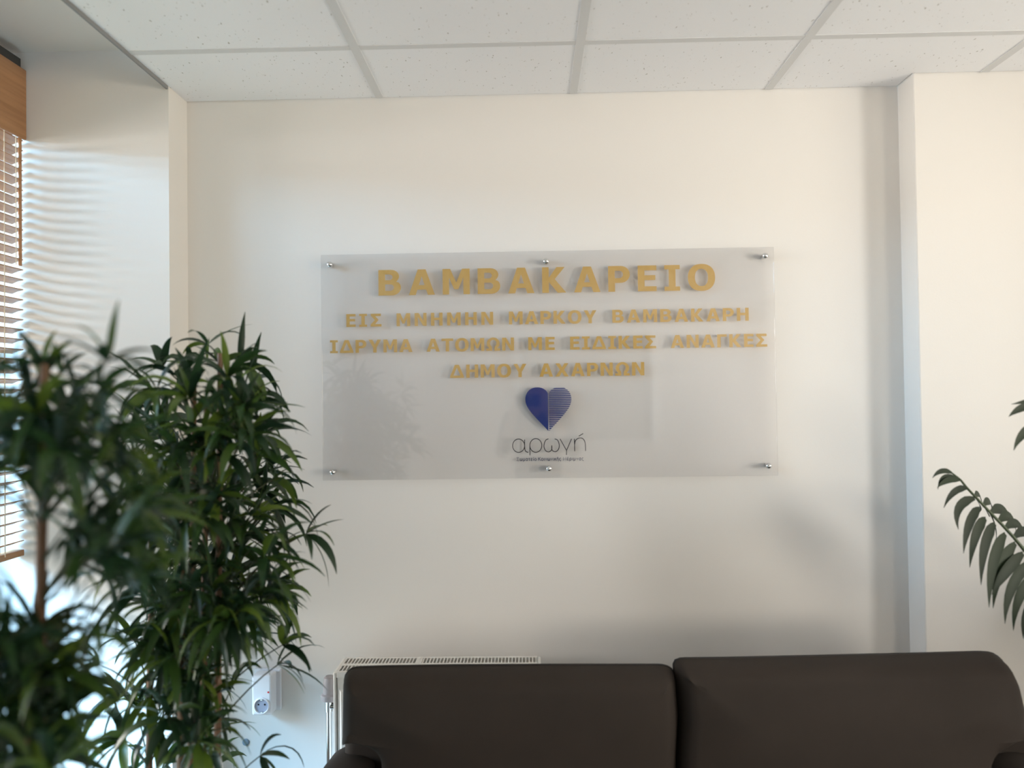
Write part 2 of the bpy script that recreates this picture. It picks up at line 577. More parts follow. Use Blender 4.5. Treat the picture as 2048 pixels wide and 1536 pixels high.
# ------------------------------------------------------------------ the sign
SY = -0.024            # front face of the acrylic sheet
sx0, sx1 = -0.6364, -0.6364 + 1.3835
sz1 = EYE + 0.4481
sz0 = sz1 - 0.6923
sign = thing('wall_sign', 'large clear acrylic wall sign with gold Greek lettering and a blue heart', 'sign', ((sx0 + sx1) / 2, 0, sz0))
MB().box(sx0, sx1, SY, SY + .006, sz0, sz1).build('acrylic_panel', 'acrylic', sign, bevel=.0008, seg=1)
LY = SY + .0068


def word(txt, xa, xb, z, h):
    ws = [GL[ch][0] * h for ch in txt]
    tr = (xb - xa - sum(ws)) / max(1, len(txt) - 1)
    out, x = [], xa
    for ch, wd in zip(txt, ws):
        for ct in GL[ch][1]:
            out.append([(x + u * h, z + v * h) for u, v in ct])
        x += wd + tr
    return out


LINES = [
    ('large gold first line of lettering', 590.5, 581.0, 51.5, [('ΒΑΜΒΑΚΑΡΕΙΟ', 757.2, 1430.8)]),
    ('small gold second line of lettering', 654.6, 641.0, 26.0, [('ΕΙΣ', 692.8, 763.0), ('ΜΝΗΜΗΝ', 793.3, 986.5), ('ΜΑΡΚΟΥ', 1018, 1193.2), ('ΒΑΜΒΑΚΑΡΗ', 1224.8, 1497.6)]),
    ('small gold third line of lettering', 706.8, 693.0, 26.0, [('ΙΔΡΥΜΑ', 660.3, 825), ('ΑΤΟΜΩΝ', 853.2, 1028.3), ('ΜΕ', 1056.5, 1109.6), ('ΕΙΔΙΚΕΣ', 1140.4, 1312.3), ('ΑΝΑΓΚΕΣ', 1341.6, 1534.6)]),
    ('small gold fourth line of lettering', 756.2, 750.6, 26.5, [('ΔΗΜΟΥ', 900.3, 1053.2), ('ΑΧΑΡΝΩΝ', 1079, 1288.8)]),
]
for lab, yl, yr, hp, words in LINES:
    xl_, xr_ = words[0][1], words[-1][2]
    z = (at(xl_, yl, LY).z + at(xr_, yr, LY).z) / 2
    h = hp / FPX * (DIST + LY)
    cts = []
    for t, a, c_ in words:
        ya = yl + (yr - yl) * (a - xl_) / (xr_ - xl_)
        cts += word(t, at(a, ya, LY).x, at(c_, ya, LY).x, z, h)
    o = flat_mesh('lettering', cts, .0012, 'gold', LY, sign)
    o['label'] = lab

# heart: solid left half, right half cut into thin bars
hc = at(1097, 820, LY)
pxm = (DIST + LY) / FPX
tipz, topz, dipz = hc.z - 42 * pxm, hc.z + 45 * pxm, hc.z + 33 * pxm


def heart_half(sgn):
    pts = []
    ctrl = [[(0.8, 33), (4, 42), (14, 46), (24, 45.5)], [(24, 45.5), (37, 45), (46, 35), (46, 21)], [(46, 21), (46, 3), (27, -13), (0.8, -42)]]
    for a, b_, c_, d_ in ctrl:
        for i in range(14):
            t = i / 14
            q = [(1 - t) ** 3 * a[k] + 3 * (1 - t) ** 2 * t * b_[k] + 3 * (1 - t) * t * t * c_[k] + t ** 3 * d_[k] for k in (0, 1)]
            pts.append(q)
    pts.append([0.8, -42])
    return [(hc.x + sgn * u * pxm, hc.z + v * pxm) for u, v in pts]


o = flat_mesh('heart_emblem', [heart_half(-1)], .0012, 'blue', LY, sign)
o['label'] = 'solid blue left half of the heart'
rh = heart_half(1)
bars = []
nb = 24
for i in range(nb):
    za = tipz + (topz - tipz) * (i + .08) / nb
    zb = tipz + (topz - tipz) * (i + .72) / nb

    def xr_at(zz):
        xs = []
        for (u0, v0), (u1, v1) in zip(rh, rh[1:] + rh[:1]):
            if (v0 - zz) * (v1 - zz) < 0:
                xs.append(u0 + (u1 - u0) * (zz - v0) / (v1 - v0))
        return (min(xs), max(xs)) if len(xs) >= 2 else None
    a, c_ = xr_at(za), xr_at(zb)
    if a and c_:
        bars.append([(a[0], za), (a[1], za), (c_[1], zb), (c_[0], zb)])
o = flat_mesh('heart_emblem', bars, .0012, 'blue', LY, sign)
o['label'] = 'striped blue right half of the heart'

# thin hand-like word below the heart (strokes, x-height 1)


def cr(ctrl, n=6):
    """smooth polyline through points"""
    out = []
    P = [ctrl[0]] + list(ctrl) + [ctrl[-1]]
    for i in range(1, len(P) - 2):
        for j in range(n):
            t = j / n
            out.append(tuple(.5 * (2 * P[i][k] + (P[i + 1][k] - P[i - 1][k]) * t + (2 * P[i - 1][k] - 5 * P[i][k] + 4 * P[i + 1][k] - P[i + 2][k]) * t * t
                                   + (3 * P[i][k] - P[i - 1][k] - 3 * P[i + 1][k] + P[i + 2][k]) * t ** 3) for k in (0, 1)))
    out.append(tuple(ctrl[-1]))
    return out


A0 = arc(.46, .5, .46, .5, 25, 335, 30)
# pixel units of the photographed word (8.53 px of the enlarged view = 1 photo pixel)
WP = [
    arc(488, 268, 102, 114, 0, 360, 40), cr([(590, 165), (591, 280), (600, 345), (620, 372), (655, 380)]),
    arc(782, 264, 102, 117, 0, 360, 40), cr([(680, 262), (681, 350), (682, 432)]),
    cr([(998, 152), (950, 175), (921, 262), (940, 340), (990, 374), (1035, 358), (1054, 325), (1054, 262)]),
    cr([(1054, 262), (1054, 325), (1075, 358), (1120, 370), (1165, 335), (1182, 262), (1155, 175), (1102, 152)]),
    [(1196, 152), (1306, 350)], [(1392, 150), (1306, 350), (1304, 425)],
    [(1440, 150), (1445, 362)], cr([(1443, 245), (1460, 180), (1510, 140), (1575, 142), (1615, 190), (1628, 260), (1630, 358)]),
    [(1514, 106), (1590, 60)],
]
cts = []
for pl in WP:
    q = [at(980 + u / 8.533, 860 + v / 8.533, LY) for u, v in pl]
    cts.append(stroke([(p.x, p.z) for p in q], 1.55 * pxm))


def strokes_object(name, polys, mkey, parent, label):
    """each stroke is filled on its own, then all are one mesh"""
    b_ = bmesh.new()
    for ct in polys:
        n = len(ct) // 2
        f_ = [b_.verts.new((u, LY - .0006, v)) for u, v in ct]
        r_ = [b_.verts.new((u, LY + .0006, v)) for u, v in ct]
        for i in range(n - 1):
            j0, j1 = 2 * n - 1 - i, 2 * n - 2 - i
            b_.faces.new((f_[i], f_[i + 1], f_[j1], f_[j0]))
            b_.faces.new((r_[i], r_[j0], r_[j1], r_[i + 1]))
    bmesh.ops.recalc_face_normals(b_, faces=b_.faces)
    me = bpy.data.meshes.new(name)
    b_.to_mesh(me)
    b_.free()
    me.materials.append(M[mkey])
    o_ = bpy.data.objects.new(name, me)
    COL.objects.link(o_)
    o_.parent = parent
    o_.matrix_parent_inverse = chain(parent).inverted()
    o_['label'] = label
    return o_


strokes_object('lettering', cts, 'black', sign, 'thin black word under the heart')

# small tag line, strokes with cap height 1
a_ = arc(.30, .36, .28, .36, 40, 320, 16)
SM = {
    'Σ': (.72, [[(.68, .97), (.06, .97), (.42, .52), (.04, .03), (.70, .03)]]),
    'Κ': (.72, [[(.06, 0), (.06, 1)], [(.66, 1), (.08, .46)], [(.22, .58), (.70, 0)]]),
    'Μ': (.86, [[(.06, 0), (.06, 1), (.43, .2), (.80, 1), (.80, 0)]]),
    'ω': (.80, [cr([(.22, .70), (.06, .42), (.10, .08), (.26, .0), (.40, .2), (.40, .45)]), cr([(.40, .45), (.40, .2), (.54, 0), (.70, .08), (.74, .42), (.58, .70)])]),
    'μ': (.58, [[(.06, -.25), (.06, .7)], cr([(.06, .2), (.14, .03), (.34, .03), (.46, .18)]), [(.47, .7), (.47, 0)]]),
    'α': (.60, [arc(.28, .35, .23, .35, 20, 340, 18), cr([(.53, .7), (.49, .2), (.58, 0)])]),
    'τ': (.46, [[(.0, .67), (.46, .67)], cr([(.23, .67), (.23, .12), (.38, .02)])]),
    'ε': (.50, [cr([(.46, .60), (.25, .71), (.09, .55), (.26, .37), (.38, .37)]), cr([(.26, .37), (.06, .2), (.24, 0), (.48, .1)])]),
    'ι': (.22, [cr([(.10, .7), (.10, .12), (.20, .02)])]),
    'ο': (.58, [arc(.29, .35, .24, .35, 0, 360, 20)]),
    'ν': (.54, [[(.04, .7), (.27, .02), (.50, .7)]]),
    'κ': (.52, [[(.06, 0), (.06, .7)], [(.46, .7), (.08, .32)], [(.20, .44), (.50, 0)]]),
    'η': (.56, [[(.06, 0), (.06, .7)], cr([(.06, .45), (.18, .68), (.38, .68), (.48, .5), (.48, -.25)])]),
    'ς': (.50, [cr([(.46, .62), (.26, .71), (.06, .42), (.14, .08), (.40, -.02), (.38, -.24)])]),
    'ρ': (.58, [arc(.30, .35, .23, .35, 0, 360, 20), [(.07, .35), (.07, -.25)]]),
    "'": (0, [[(.0, .82), (.14, 1.02)]]),
}


def tagline(words, z0_of):
    polys = []
    for txt, xa, xb in words:
        A, C_ = at(xa, z0_of(xa), LY), at(xb, z0_of(xb), LY)
        h = 7.0 * pxm
        ws = [SM[ch][0] * h for ch in txt if ch != "'"]
        tr = (C_.x - A.x - sum(ws)) / (len(ws) - 1)
        x, z = A.x, A.z
        prevw = 0
        for ch in txt:
            if ch == "'":
                for pl in SM[ch][1]:
                    polys.append(stroke([(x - tr - prevw * .62 + u * h, z + v * h) for u, v in pl], .95 * pxm))
                continue
            for pl in SM[ch][1]:
                polys.append(stroke([(x + u * h, z + v * h) for u, v in pl], .95 * pxm))
            prevw = SM[ch][0] * h
            x += prevw + tr
    return polys


strokes_object('lettering', tagline([("Σωματει'ο", 1033.2, 1073.0), ("Κοινωνικη'ς", 1076.5, 1122.0), ("Με'ριμνας", 1126.5, 1167.0)],
                                    lambda x: 921.9 - (x - 1033) * .010), 'bluegrey', sign, 'small blue-grey line of lettering under the thin black word')

# stand-off screws
for px, py in ((658.5, 528.5), (1092, 522), (1531, 511), (664.5, 944.5), (1098, 937.5), (1538, 932)):
    p = at(px, py, SY - .008)
    s = MB()
    s.lathe((p.x, SY - .0, p.z), (0, -1, 0), [(.0088, 0), (.0092, .0015), (.0090, .0065), (.0078, .0095), (.0050, .0118), (.0015, .0128)], 20)
    s.build('standoff_screw', 'chrome', sign, smooth=.9)
    MB().lathe((p.x, SY + .006, p.z), (0, 1, 0), [(.007, 0), (.007, -SY - .0065)], 16).build('spacer', 'chrome', sign, smooth=.6)

# ------------------------------------------------------------------ radiator
RXA, RXB, RYF, RYB, RZT, RZBOT = -.572, .021, -.180, -.048, .776, .20
rad = thing('radiator', 'white panel radiator with slotted top grille on the wall behind the sofa', 'radiator', ((RXA + RXB) / 2, -.11, 0))


def rad_panel(y0, y1):
    m = MB()
    x, flip = RXA + .012, 0
    pts_f = []
    n = int((RXB - RXA - .024) / .0333)
    step = (RXB - RXA - .024) / n
    m.box(RXA + .012, RXB - .012, min(y0, y1), max(y0, y1), RZBOT, RZT - .012)
    sg = -1 if y0 < y1 else 1
    for i in range(n):
        xa = RXA + .012 + step * i + .006
        m.add([(xa, y0, RZBOT + .03), (xa + step - .012, y0, RZBOT + .03), (xa + step - .012, y0, RZT - .05), (xa, y0, RZT - .05),
               (xa + .005, y0 + sg * .004, RZBOT + .036), (xa + step - .017, y0 + sg * .004, RZBOT + .036), (xa + step - .017, y0 + sg * .004, RZT - .056), (xa + .005, y0 + sg * .004, RZT - .056)],
              [(4, 5, 6, 7), (0, 1, 5, 4), (1, 2, 6, 5), (2, 3, 7, 6), (3, 0, 4, 7)])
    return m


rad_panel(RYF + .002, RYF + .016).build('front_panel', 'radiator', rad)
rad_panel(RYB - .002, RYB - .016).build('rear_panel', 'radiator', rad)
c = MB()
c.box(RXA + .02, RXB - .02, RYF + .03, RYB - .03, RZBOT + .02, RZT - .11)
c.build('convector', 'dark', rad)  # dark colour stands in for the shade below the grille slots
for xa, xb in ((RXA, RXA + .010), (RXB - .010, RXB)):
    MB().box(xa, xb, RYF, RYB, RZBOT, RZT - .001).build('side_cover', 'radiator', rad, bevel=.003)
g = MB()
zt0, zt1 = RZT - .004, RZT
g.box(RXA + .010, RXB - .010, RYF, RYF + .012, zt0 - .012, zt1)
g.box(RXA + .010, RXB - .010, RYB - .012, RYB, zt0 - .012, zt1)
ym = (RYF + RYB) / 2
g.box(RXA + .010, RXB - .010, ym - .009, ym + .009, zt0, zt1)
n = 56
for i in range(n + 1):
    xx = RXA + .011 + (RXB - RXA - .026) * i / n
    g.box(xx, xx + .0030, RYF + .012, ym - .009, zt0, zt1)
    g.box(xx, xx + .0030, ym + .009, RYB - .012, zt0, zt1)
xm = RXA + (RXB - RXA) * .395
g.box(xm - .008, xm + .008, ym + .009, RYB - .012, zt0, zt1)
g.build('top_grille', 'radiator', rad)
for xb in (RXA + .08, RXB - .08):
    MB().box(xb - .015, xb + .015, RYB, -.0005, .30, .66).build('wall_bracket', 'radiator', rad)
vx, vy = RXA - .030, -.112
v = MB()
v.lathe((vx, vy, .682), (0.06, 0, 1), [(.012, -.012), (.021, -.010), (.0235, -.002), (.0225, .006), (.0175, .010), (.0178, .045), (.0165, .056), (.012, .060)], 24)
v.build('thermostat_head', 'valve', rad, smooth=.7)
v = MB()
v.tube([(vx, vy, .675), (vx, vy, .640)], .011, 16)
v.tube([(vx, vy, .655), (RXA + .002, vy, .655)], .010, 16)
v.build('valve_body', 'chrome', rad, smooth=.7)
MB().tube([(vx, vy, .645), (vx, vy, .05), (vx, vy, .0)], .0085, 16).build('pipe', 'chrome', rad, smooth=.7)
MB().tube([(vx + .022, vy, .655), (vx + .022, vy, .3), (vx + .022, vy, .0)], .0075, 16).build('pipe', 'radiator', rad, smooth=.7)

# ------------------------------------------------------------------ plug-in unit with pass-through socket, wall cap
pc = at(524, 1411, -.06)
ux0, ux1, uz0, uz1 = pc.x - .031, pc.x + .030, pc.z - .030, pc.z + .090
unit = thing('plug_adapter', 'white plug-in box with a round earthed socket on the wall left of the radiator', 'plug adapter', ((ux0 + ux1) / 2, 0, uz0))
MB().box(ux0, ux1, -.062, -.012, uz0, uz1).build('housing', 'plug', unit, bevel=.007, seg=3)
MB().box(ux0 - .008, ux1 + .012, -.012, -.0003, uz0 - .003, uz1 + .004).build('back_plate', 'plug', unit, bevel=.003)
s = MB()
s.lathe((pc.x, -.0615, pc.z), (0, -1, 0), [(.0245, 0), (.0245, .004), (.0215, .0055), (.0205, .004), (.0200, .0008)], 32, capped=False)
s.build('socket_rim', 'plug', unit, smooth=.7)
sk = MB().lathe((pc.x, -.0615, pc.z), (0, -1, 0), [(.0203, 0), (.0203, .0014)], 32).build('socket_recess', 'socket_in', unit)
for dx in (-.0095, .0095):
    MB().lathe((pc.x + dx, -.0629, pc.z + .004), (0, -1, 0), [(.0028, 0), (.0028, .0006)], 14).build('pin_hole', 'hole', sk)
for dz in (-.0185, .0185):
    MB().box(pc.x - .003, pc.x + .003, -.066, -.0625, pc.z + dz - .0012, pc.z + dz + .0012).build('earth_clip', 'chrome', sk)
MB().lathe((pc.x + .020, -.0618, pc.z + .040), (0, -1, 0), [(.0030, 0), (.0026, .0012)], 14).build('indicator_lamp', 'led', unit)
cp_ = at(492, 1484, 0)
tag(MB().lathe((cp_.x, 0, cp_.z), (0, -1, 0), [(.0105, 0), (.0105, .003), (.0085, .005), (.003, .0056)], 24).build('round_cover', 'cap', smooth=.7),
    'small round grey cover on the wall below the plug-in box', 'cover')

# ------------------------------------------------------------------ sofa
sofa = thing('sofa', 'dark brown two-seat sofa standing in front of the radiator', 'sofa', (.375, -.75, 0))


def rounded_slab(outline, r, y_front, thick, bulge, seg=6, soft=.18, inset=None):
    """closed outline (x, z) given thickness along Y, edges rounded, faces softly domed; returns MB and the middle edge loop"""
    n = len(outline)
    area2 = sum(outline[i][0] * outline[(i + 1) % n][1] - outline[(i + 1) % n][0] * outline[i][1] for i in range(n))
    if area2 < 0:
        outline = outline[::-1]
    nrm = []
    for i in range(n):
        a, c_ = Vector(outline[i - 3]), Vector(outline[(i + 3) % n])
        t = (c_ - a).normalized()
        nrm.append(Vector((t.y, -t.x)))
    q_ = inset or r
    base = [Vector((outline[i][0] - nrm[i].x * q_, outline[i][1] - nrm[i].y * q_)) for i in range(n)]
    cen = sum(base, Vector((0, 0))) / n

    def dome(p):
        d = min((p - q).length for q in base)
        return bulge * (1 - (1 - min(1, d / soft)) ** 2)
    rings = []
    FR = (0.02, .15, .3, .45, .58, .70, .80, .88, .94, .98)

    def cring(fr, y, s_):
        pts = [cen + (p - cen) * fr for p in base]
        rings.append([(p.x, y + s_ * dome(p), p.y) for p in pts])

    def ring(off, y):
        off *= q_ / r
        rings.append([(outline[i][0] - nrm[i].x * off, y, outline[i][1] - nrm[i].y * off) for i in range(n)])
    for f_ in FR:
        cring(f_, y_front, -1)
    for k_ in range(seg + 1):
        a = PI / 2 * k_ / seg
        ring(r * (1 - math.sin(a)), y_front + r * (1 - math.cos(a)))
    mid = [Vector(p) for p in rings[-1]]
    for k_ in range(seg + 1):
        a = PI / 2 * (1 - k_ / seg)
        ring(r * (1 - math.sin(a)), y_front + thick - (thick - r) * (1 - math.cos(a)))
    for f_ in FR[::-1]:
        cring(f_, y_front + thick, .3)
    m = MB()
    vs = [p for rg in rings for p in rg]
    fs = [tuple(range(n)), tuple((len(rings) - 1) * n + i for i in range(n))]
    for j in range(len(rings) - 1):
        for i in range(n):
            fs.append((j * n + i, j * n + (i + 1) % n, (j + 1) * n + (i + 1) % n, (j + 1) * n + i))
    m.add(vs, fs)
    return m, mid


def resample(pts, step):
    out = []
    n = len(pts)
    for i in range(n):
        a, c_ = Vector(pts[i]), Vector(pts[(i + 1) % n])
        k_ = max(1, int((c_ - a).length / step))
        for j in range(k_):
            out.append(tuple(a.lerp(c_, j / k_)))
    return out


def smooth_loop(pts, it):
    for _ in range(it):
        n = len(pts)
        pts = [tuple((Vector(pts[i - 1]) + Vector(pts[i]) * 2 + Vector(pts[(i + 1) % n])) / 4) for i in range(n)]
    return pts


CY = -.43      # depth of the cushions' outline
ZB = .44       # where the back cushions meet the seat cushions


def px_outline(pts):
    return [(p.x, p.z) for p in (at(x_, y_ + 2, CY if y_ < 1485 else CY - .075) for x_, y_ in pts)]


lc = px_outline([(1360, 1536), (1353, 1420), (1348, 1350), (1343, 1334), (1325, 1328), (1100, 1328), (900, 1329), (770, 1331), (712, 1333), (697, 1338), (690, 1350),
                 (689, 1420), (688, 1480), (694, 1497), (708, 1503), (735, 1508), (748, 1520), (754, 1536)])
lc = lc + [(lc[-1][0] + .004, ZB), (lc[0][0] + .002, ZB)]
rc = px_outline([(1362, 1536), (1355, 1420), (1348, 1335), (1347, 1317), (1362, 1315), (1450, 1314), (1550, 1312), (1850, 1305), (1960, 1302), (1985, 1304), (2003, 1318), (2019, 1350), (2033, 1410),
                 (2042, 1470), (2044, 1496), (2030, 1508), (2010, 1515), (2000, 1536)])
rc = rc + [(rc[-1][0] - .004, ZB), (rc[0][0] - .002, ZB)]
for nm, ol in (('left', lc), ('right', rc)):
    ol = smooth_loop(resample(ol, .010), 1)
    m, edge = rounded_slab(ol, .085, CY - .085, .115, .022, 8, .2, .044)
    cu = m.build('back_cushion', 'sofa', sofa, smooth=1.2)
    MB().tube(edge + [edge[0]], .0035, 6, cap=False).build('piping', 'piping', cu, smooth=1.5)
# frame: back, arms, base, seat cushions, feet
AX0, AX1 = -.565, -.405
BX0, BX1 = 1.155, 1.315
ARMZ = at(683, 1472, -.27).z
m = MB()
m.box(AX0 + .058, BX1 - .015, -.345, -.262, .12, ARMZ + .06)
m.build('back_frame', 'sofa', sofa, smooth=.6, bevel=.03, seg=4)
for xa, xb in ((AX0, AX1), (BX0, BX1)):
    # arm profile in X-Z with a rounded top, swept along Y
    cx_, hw = (xa + xb) / 2, (xb - xa) / 2
    prof = [(xa, .10), (xa, ARMZ - .04)] + arc(cx_, ARMZ - .04, hw, .04, 180, 0, 14) + [(xb, .10)]
    m, edge = rounded_slab(resample(prof, .02), .03, -1.16, .905, .006)
    ar = m.build('arm', 'sofa', sofa, smooth=1.0)
    MB().tube(edge + [edge[0]], .0035, 6, cap=False).build('piping', 'piping', ar, smooth=1.5)
MB().box(AX1 - .03, BX0 + .03, -1.13, -.30, .10, .29).build('base', 'sofa', sofa, smooth=.6, bevel=.015, seg=3)
xmid = (lc[0][0] + rc[0][0]) / 2
for xa, xb in ((AX1 + .006, xmid - .003), (xmid + .003, BX0 - .006)):
    MB().box(xa, xb, -1.15, -.385, .292, .452).build('seat_cushion', 'sofa', sofa, smooth=.9, bevel=.045, seg=5)
for fx in (AX0 + .08, BX1 - .08):
    for fy in (-1.08, -.33):
        MB().lathe((fx, fy, 0), (0, 0, 1), [(.018, 0), (.026, .08), (.030, .125)], 16).build('leg', 'foot', sofa, smooth=.7)

# ------------------------------------------------------------------ wooden blind in the niche
BXC = -1.508
blind = thing('window_blind', 'amber wooden venetian blind hanging in the window niche', 'blind', (BXC, -1.1, 1.1))
by0, by1 = -2.10, -.137
MB().box(BXC - .03, BXC + .014, by0, by1 - .005, 2.535, 2.575).build('head_rail', 'dark', blind)
MB().box(BXC + .016, BXC + .024, by0, by1 + .0075, 2.335, 2.545).build('valance', 'slat', blind, bevel=.003)
m = MB()
zz, bot = 2.505, 1.12
while zz > bot + .02:
    tl = -.30
    hw = .0175
    cz, sz_ = hw * math.cos(tl), hw * math.sin(tl)
    th = .0014
    vs = []
    for yy in (by0, by1):
        for du, dv in ((-1, -1), (0, -.55), (1, -1)):
            vs.append((BXC + du * cz, yy, zz - du * sz_ + (dv + .75) * .004 - th))
        for du, dv in ((1, -1), (0, -.55), (-1, -1)):
            vs.append((BXC + du * cz, yy, zz - du * sz_ + (dv + .75) * .004 + th))
    m.add(vs, [(0, 1, 2, 3, 4, 5), (11, 10, 9, 8, 7, 6), (0, 6, 7, 1), (1, 7, 8, 2), (2, 8, 9, 3), (3, 9, 10, 4), (4, 10, 11, 5), (5, 11, 6, 0)])
    zz -= .0295
m.build('slats', 'slat', blind)
MB().box(BXC - .018, BXC + .018, by0, by1, bot - .012, bot + .006).build('bottom_rail', 'slat', blind, bevel=.002)
for yy in (-.225, -.78, -1.45, -2.0):
    l = MB()
    for dx in (-.019, .019):
        l.tube([(BXC + dx, yy, 2.535), (BXC + dx, yy, bot)], .0016, 6)
    l.tube([(BXC, yy + .006, 2.535), (BXC, yy + .006, bot)], .0011, 6)
    l.build('ladder_cord', 'cord', blind)
MB().tube([(BXC + .030, -.172, 2.33), (BXC + .030, -.172, 1.955)], .005, 10).build('tilt_wand', 'slat', blind, smooth=.7)
MB().tube([(BXC + .030, -.190, 2.33), (BXC + .030, -.190, 1.955)], .0016, 6).build('pull_cord', 'cord', blind)


# ------------------------------------------------------------------ bamboo plants
def leaf(m, base, d, L, W, droop, rng, tw=None):
    """lanceolate leaf, arching, with a folded midrib"""
    d = d.normalized()
    n = 7
    p = Vector(base)
    side = d.cross(Vector((0, 0, 1)))
    if side.length < .05:
        side = Vector((1, 0, 0))
    side.normalize()
    ang = rng.uniform(-.9, .9) if tw is None else tw
    side = (Matrix.Rotation(ang, 3, d) @ side).normalized()
    vs = []
    for i in range(n + 1):
        t = i / n
        wd = W * (math.sin(PI * min(1, t ** .72)) ** .85) * .5 if 0 < i < n else .0006
        up = side.cross(d).normalized()
        vs += [p + side * wd + up * wd * .28, p, p - side * wd + up * wd * .28]
        d = (d + Vector((0, 0, -droop * L * (0.4 + 1.2 * t) * 1.6))).normalized()
        side = (side - d * side.dot(d)).normalized()
        p = p + d * (L / n)
    fs = []
    for i in range(n):
        a = i * 3
        fs += [(a, a + 1, a + 4, a + 3), (a + 1, a + 2, a + 5, a + 4)]
    m.add(vs, fs)


def spray(fol, twg, root, c, rng, count=None, big=1.0, up=None):
    """twig from root to c, then a fan of leaves"""
    root, c = Vector(root), Vector(c)
    dv = c - root
    mid = root.lerp(c, .55) + Vector((0, 0, .05 * dv.length + .01))
    pts = [root.lerp(mid, t).lerp(mid.lerp(c, t), t) for t in (0, .25, .5, .75, 1)]
    twg.tube(pts, [.0022, .002, .0018, .0016, .0013], 5)
    out = (pts[-1] - pts[-2]).normalized()
    if up is not None:
        out = (out * .35 + Vector(up)).normalized()
    a = out.orthogonal().normalized()
    b_ = out.cross(a)
    n = count or rng.randint(6, 9)
    for i in range(n):
        ph = 2 * PI * (i + rng.uniform(-.3, .3)) / n
        el = rng.uniform(.45, 1.35)
        d = out * math.cos(el) + (a * math.cos(ph) + b_ * math.sin(ph)) * math.sin(el)
        d.z += .16
        leaf(fol, c, d, rng.uniform(.075, .135) * big, rng.uniform(.013, .020) * big, rng.uniform(.4, 2.1), rng)


def cane(x, y, z1, r, lean, rng):
    m = MB()
    pts, rs = [], []
    z = .17
    top = z1
    while z < top:
        fx = (z / top)
        px_, py_ = x + lean[0] * fx, y + lean[1] * fx
        rr = r * (1 - .45 * fx)
        seg = rng.uniform(.13, .19)
        for dz, k_ in ((0, 1.14), (.006, 1.14), (.010, .97), (seg * .5, .95), (seg - .006, 1.0)):
            if z + dz < top:
                pts.append((px_ + lean[0] * dz / top, py_ + lean[1] * dz / top, z + dz))
                rs.append(rr * k_)
        z += seg
    m.tube(pts, rs, 10)
    return m, pts


def pot(parent, x, y, r, h):
    MB().lathe((x, y, 0), (0, 0, 1), [(r * .72, 0), (r * .76, .01), (r * .96, h - .05), (r * 1.04, h - .045), (r * 1.04, h), (r * .94, h), (r * .90, h - .03)], 32, capped=False).lathe(
        (x, y, 0), (0, 0, 1), [(r * .01, .004), (r * .72, .004)], 32, capped=False).build('pot', 'pot', parent, smooth=.7)
    MB().lathe((x, y, h - .035), (0, 0, 1), [(r * .01, .006), (r * .5, .004), (r * .93, 0)], 32, capped=False).build('soil', 'soil', parent, smooth=1)


def poly_contains(poly, x, y):
    ins = False
    n = len(poly)
    for i in range(n):
        x0, y0 = poly[i]
        x1, y1 = poly[(i + 1) % n]
        if (y0 > y) != (y1 > y) and x < x0 + (x1 - x0) * (y - y0) / (y1 - y0):
            ins = not ins
    return ins


def bamboo(label, basexy, potr, canes, fixed, crowns, seed, Y, spread, big=1.0, keep=None):
    rng = random.Random(seed)
    root = thing('bamboo_plant', label, 'plant', (basexy[0], basexy[1], 0), 'artificial bamboo plants by the window')
    pot(root, basexy[0], basexy[1], potr, .22)
    built = []
    for (x0, y0, zt, r, lean) in canes:
        m, pts = cane(x0, y0, zt, r, lean, rng)
        built.append((m.build('cane', 'cane', root, smooth=.8), pts, MB(), MB()))
    targets = [(at(px_, py_, Y + dy), cnt, bg, up) for px_, py_, dy, cnt, bg, up in fixed]
    for crown, count in crowns:
        xs, ys = [p[0] for p in crown], [p[1] for p in crown]
        k_ = 0
        while k_ < count:
            px_, py_ = rng.uniform(min(xs), max(xs)), rng.uniform(min(ys), max(ys))
            if poly_contains(crown, px_, py_) and not (keep and keep[0] < px_ < keep[2] and keep[1] < py_ < keep[3]):
                targets.append((at(px_, py_, Y + rng.uniform(-spread, spread)), None, 1.0, None))
                k_ += 1
    for c_, cnt, bg, up in targets:
        best = min(built, key=lambda q: min((Vector(p) - c_).length for p in q[1][::3]) * rng.uniform(.8, 1.3))
        near = [Vector(p) for p in best[1] if p[2] < c_.z - .02] or [Vector(best[1][0])]
        rt = min(near, key=lambda p: abs((c_.z - p.z) - .5 * (Vector((p.x, p.y)) - Vector((c_.x, c_.y))).length - .04))
        spray(best[2], best[3], rt, c_, rng, cnt, big * bg, up)
    for cn, pts, fol, twg in built:
        if fol.v:
            fol.build('foliage', 'leaf', cn, smooth=.8)
            twg.build('twigs', 'twig', cn, smooth=.8)
    return root


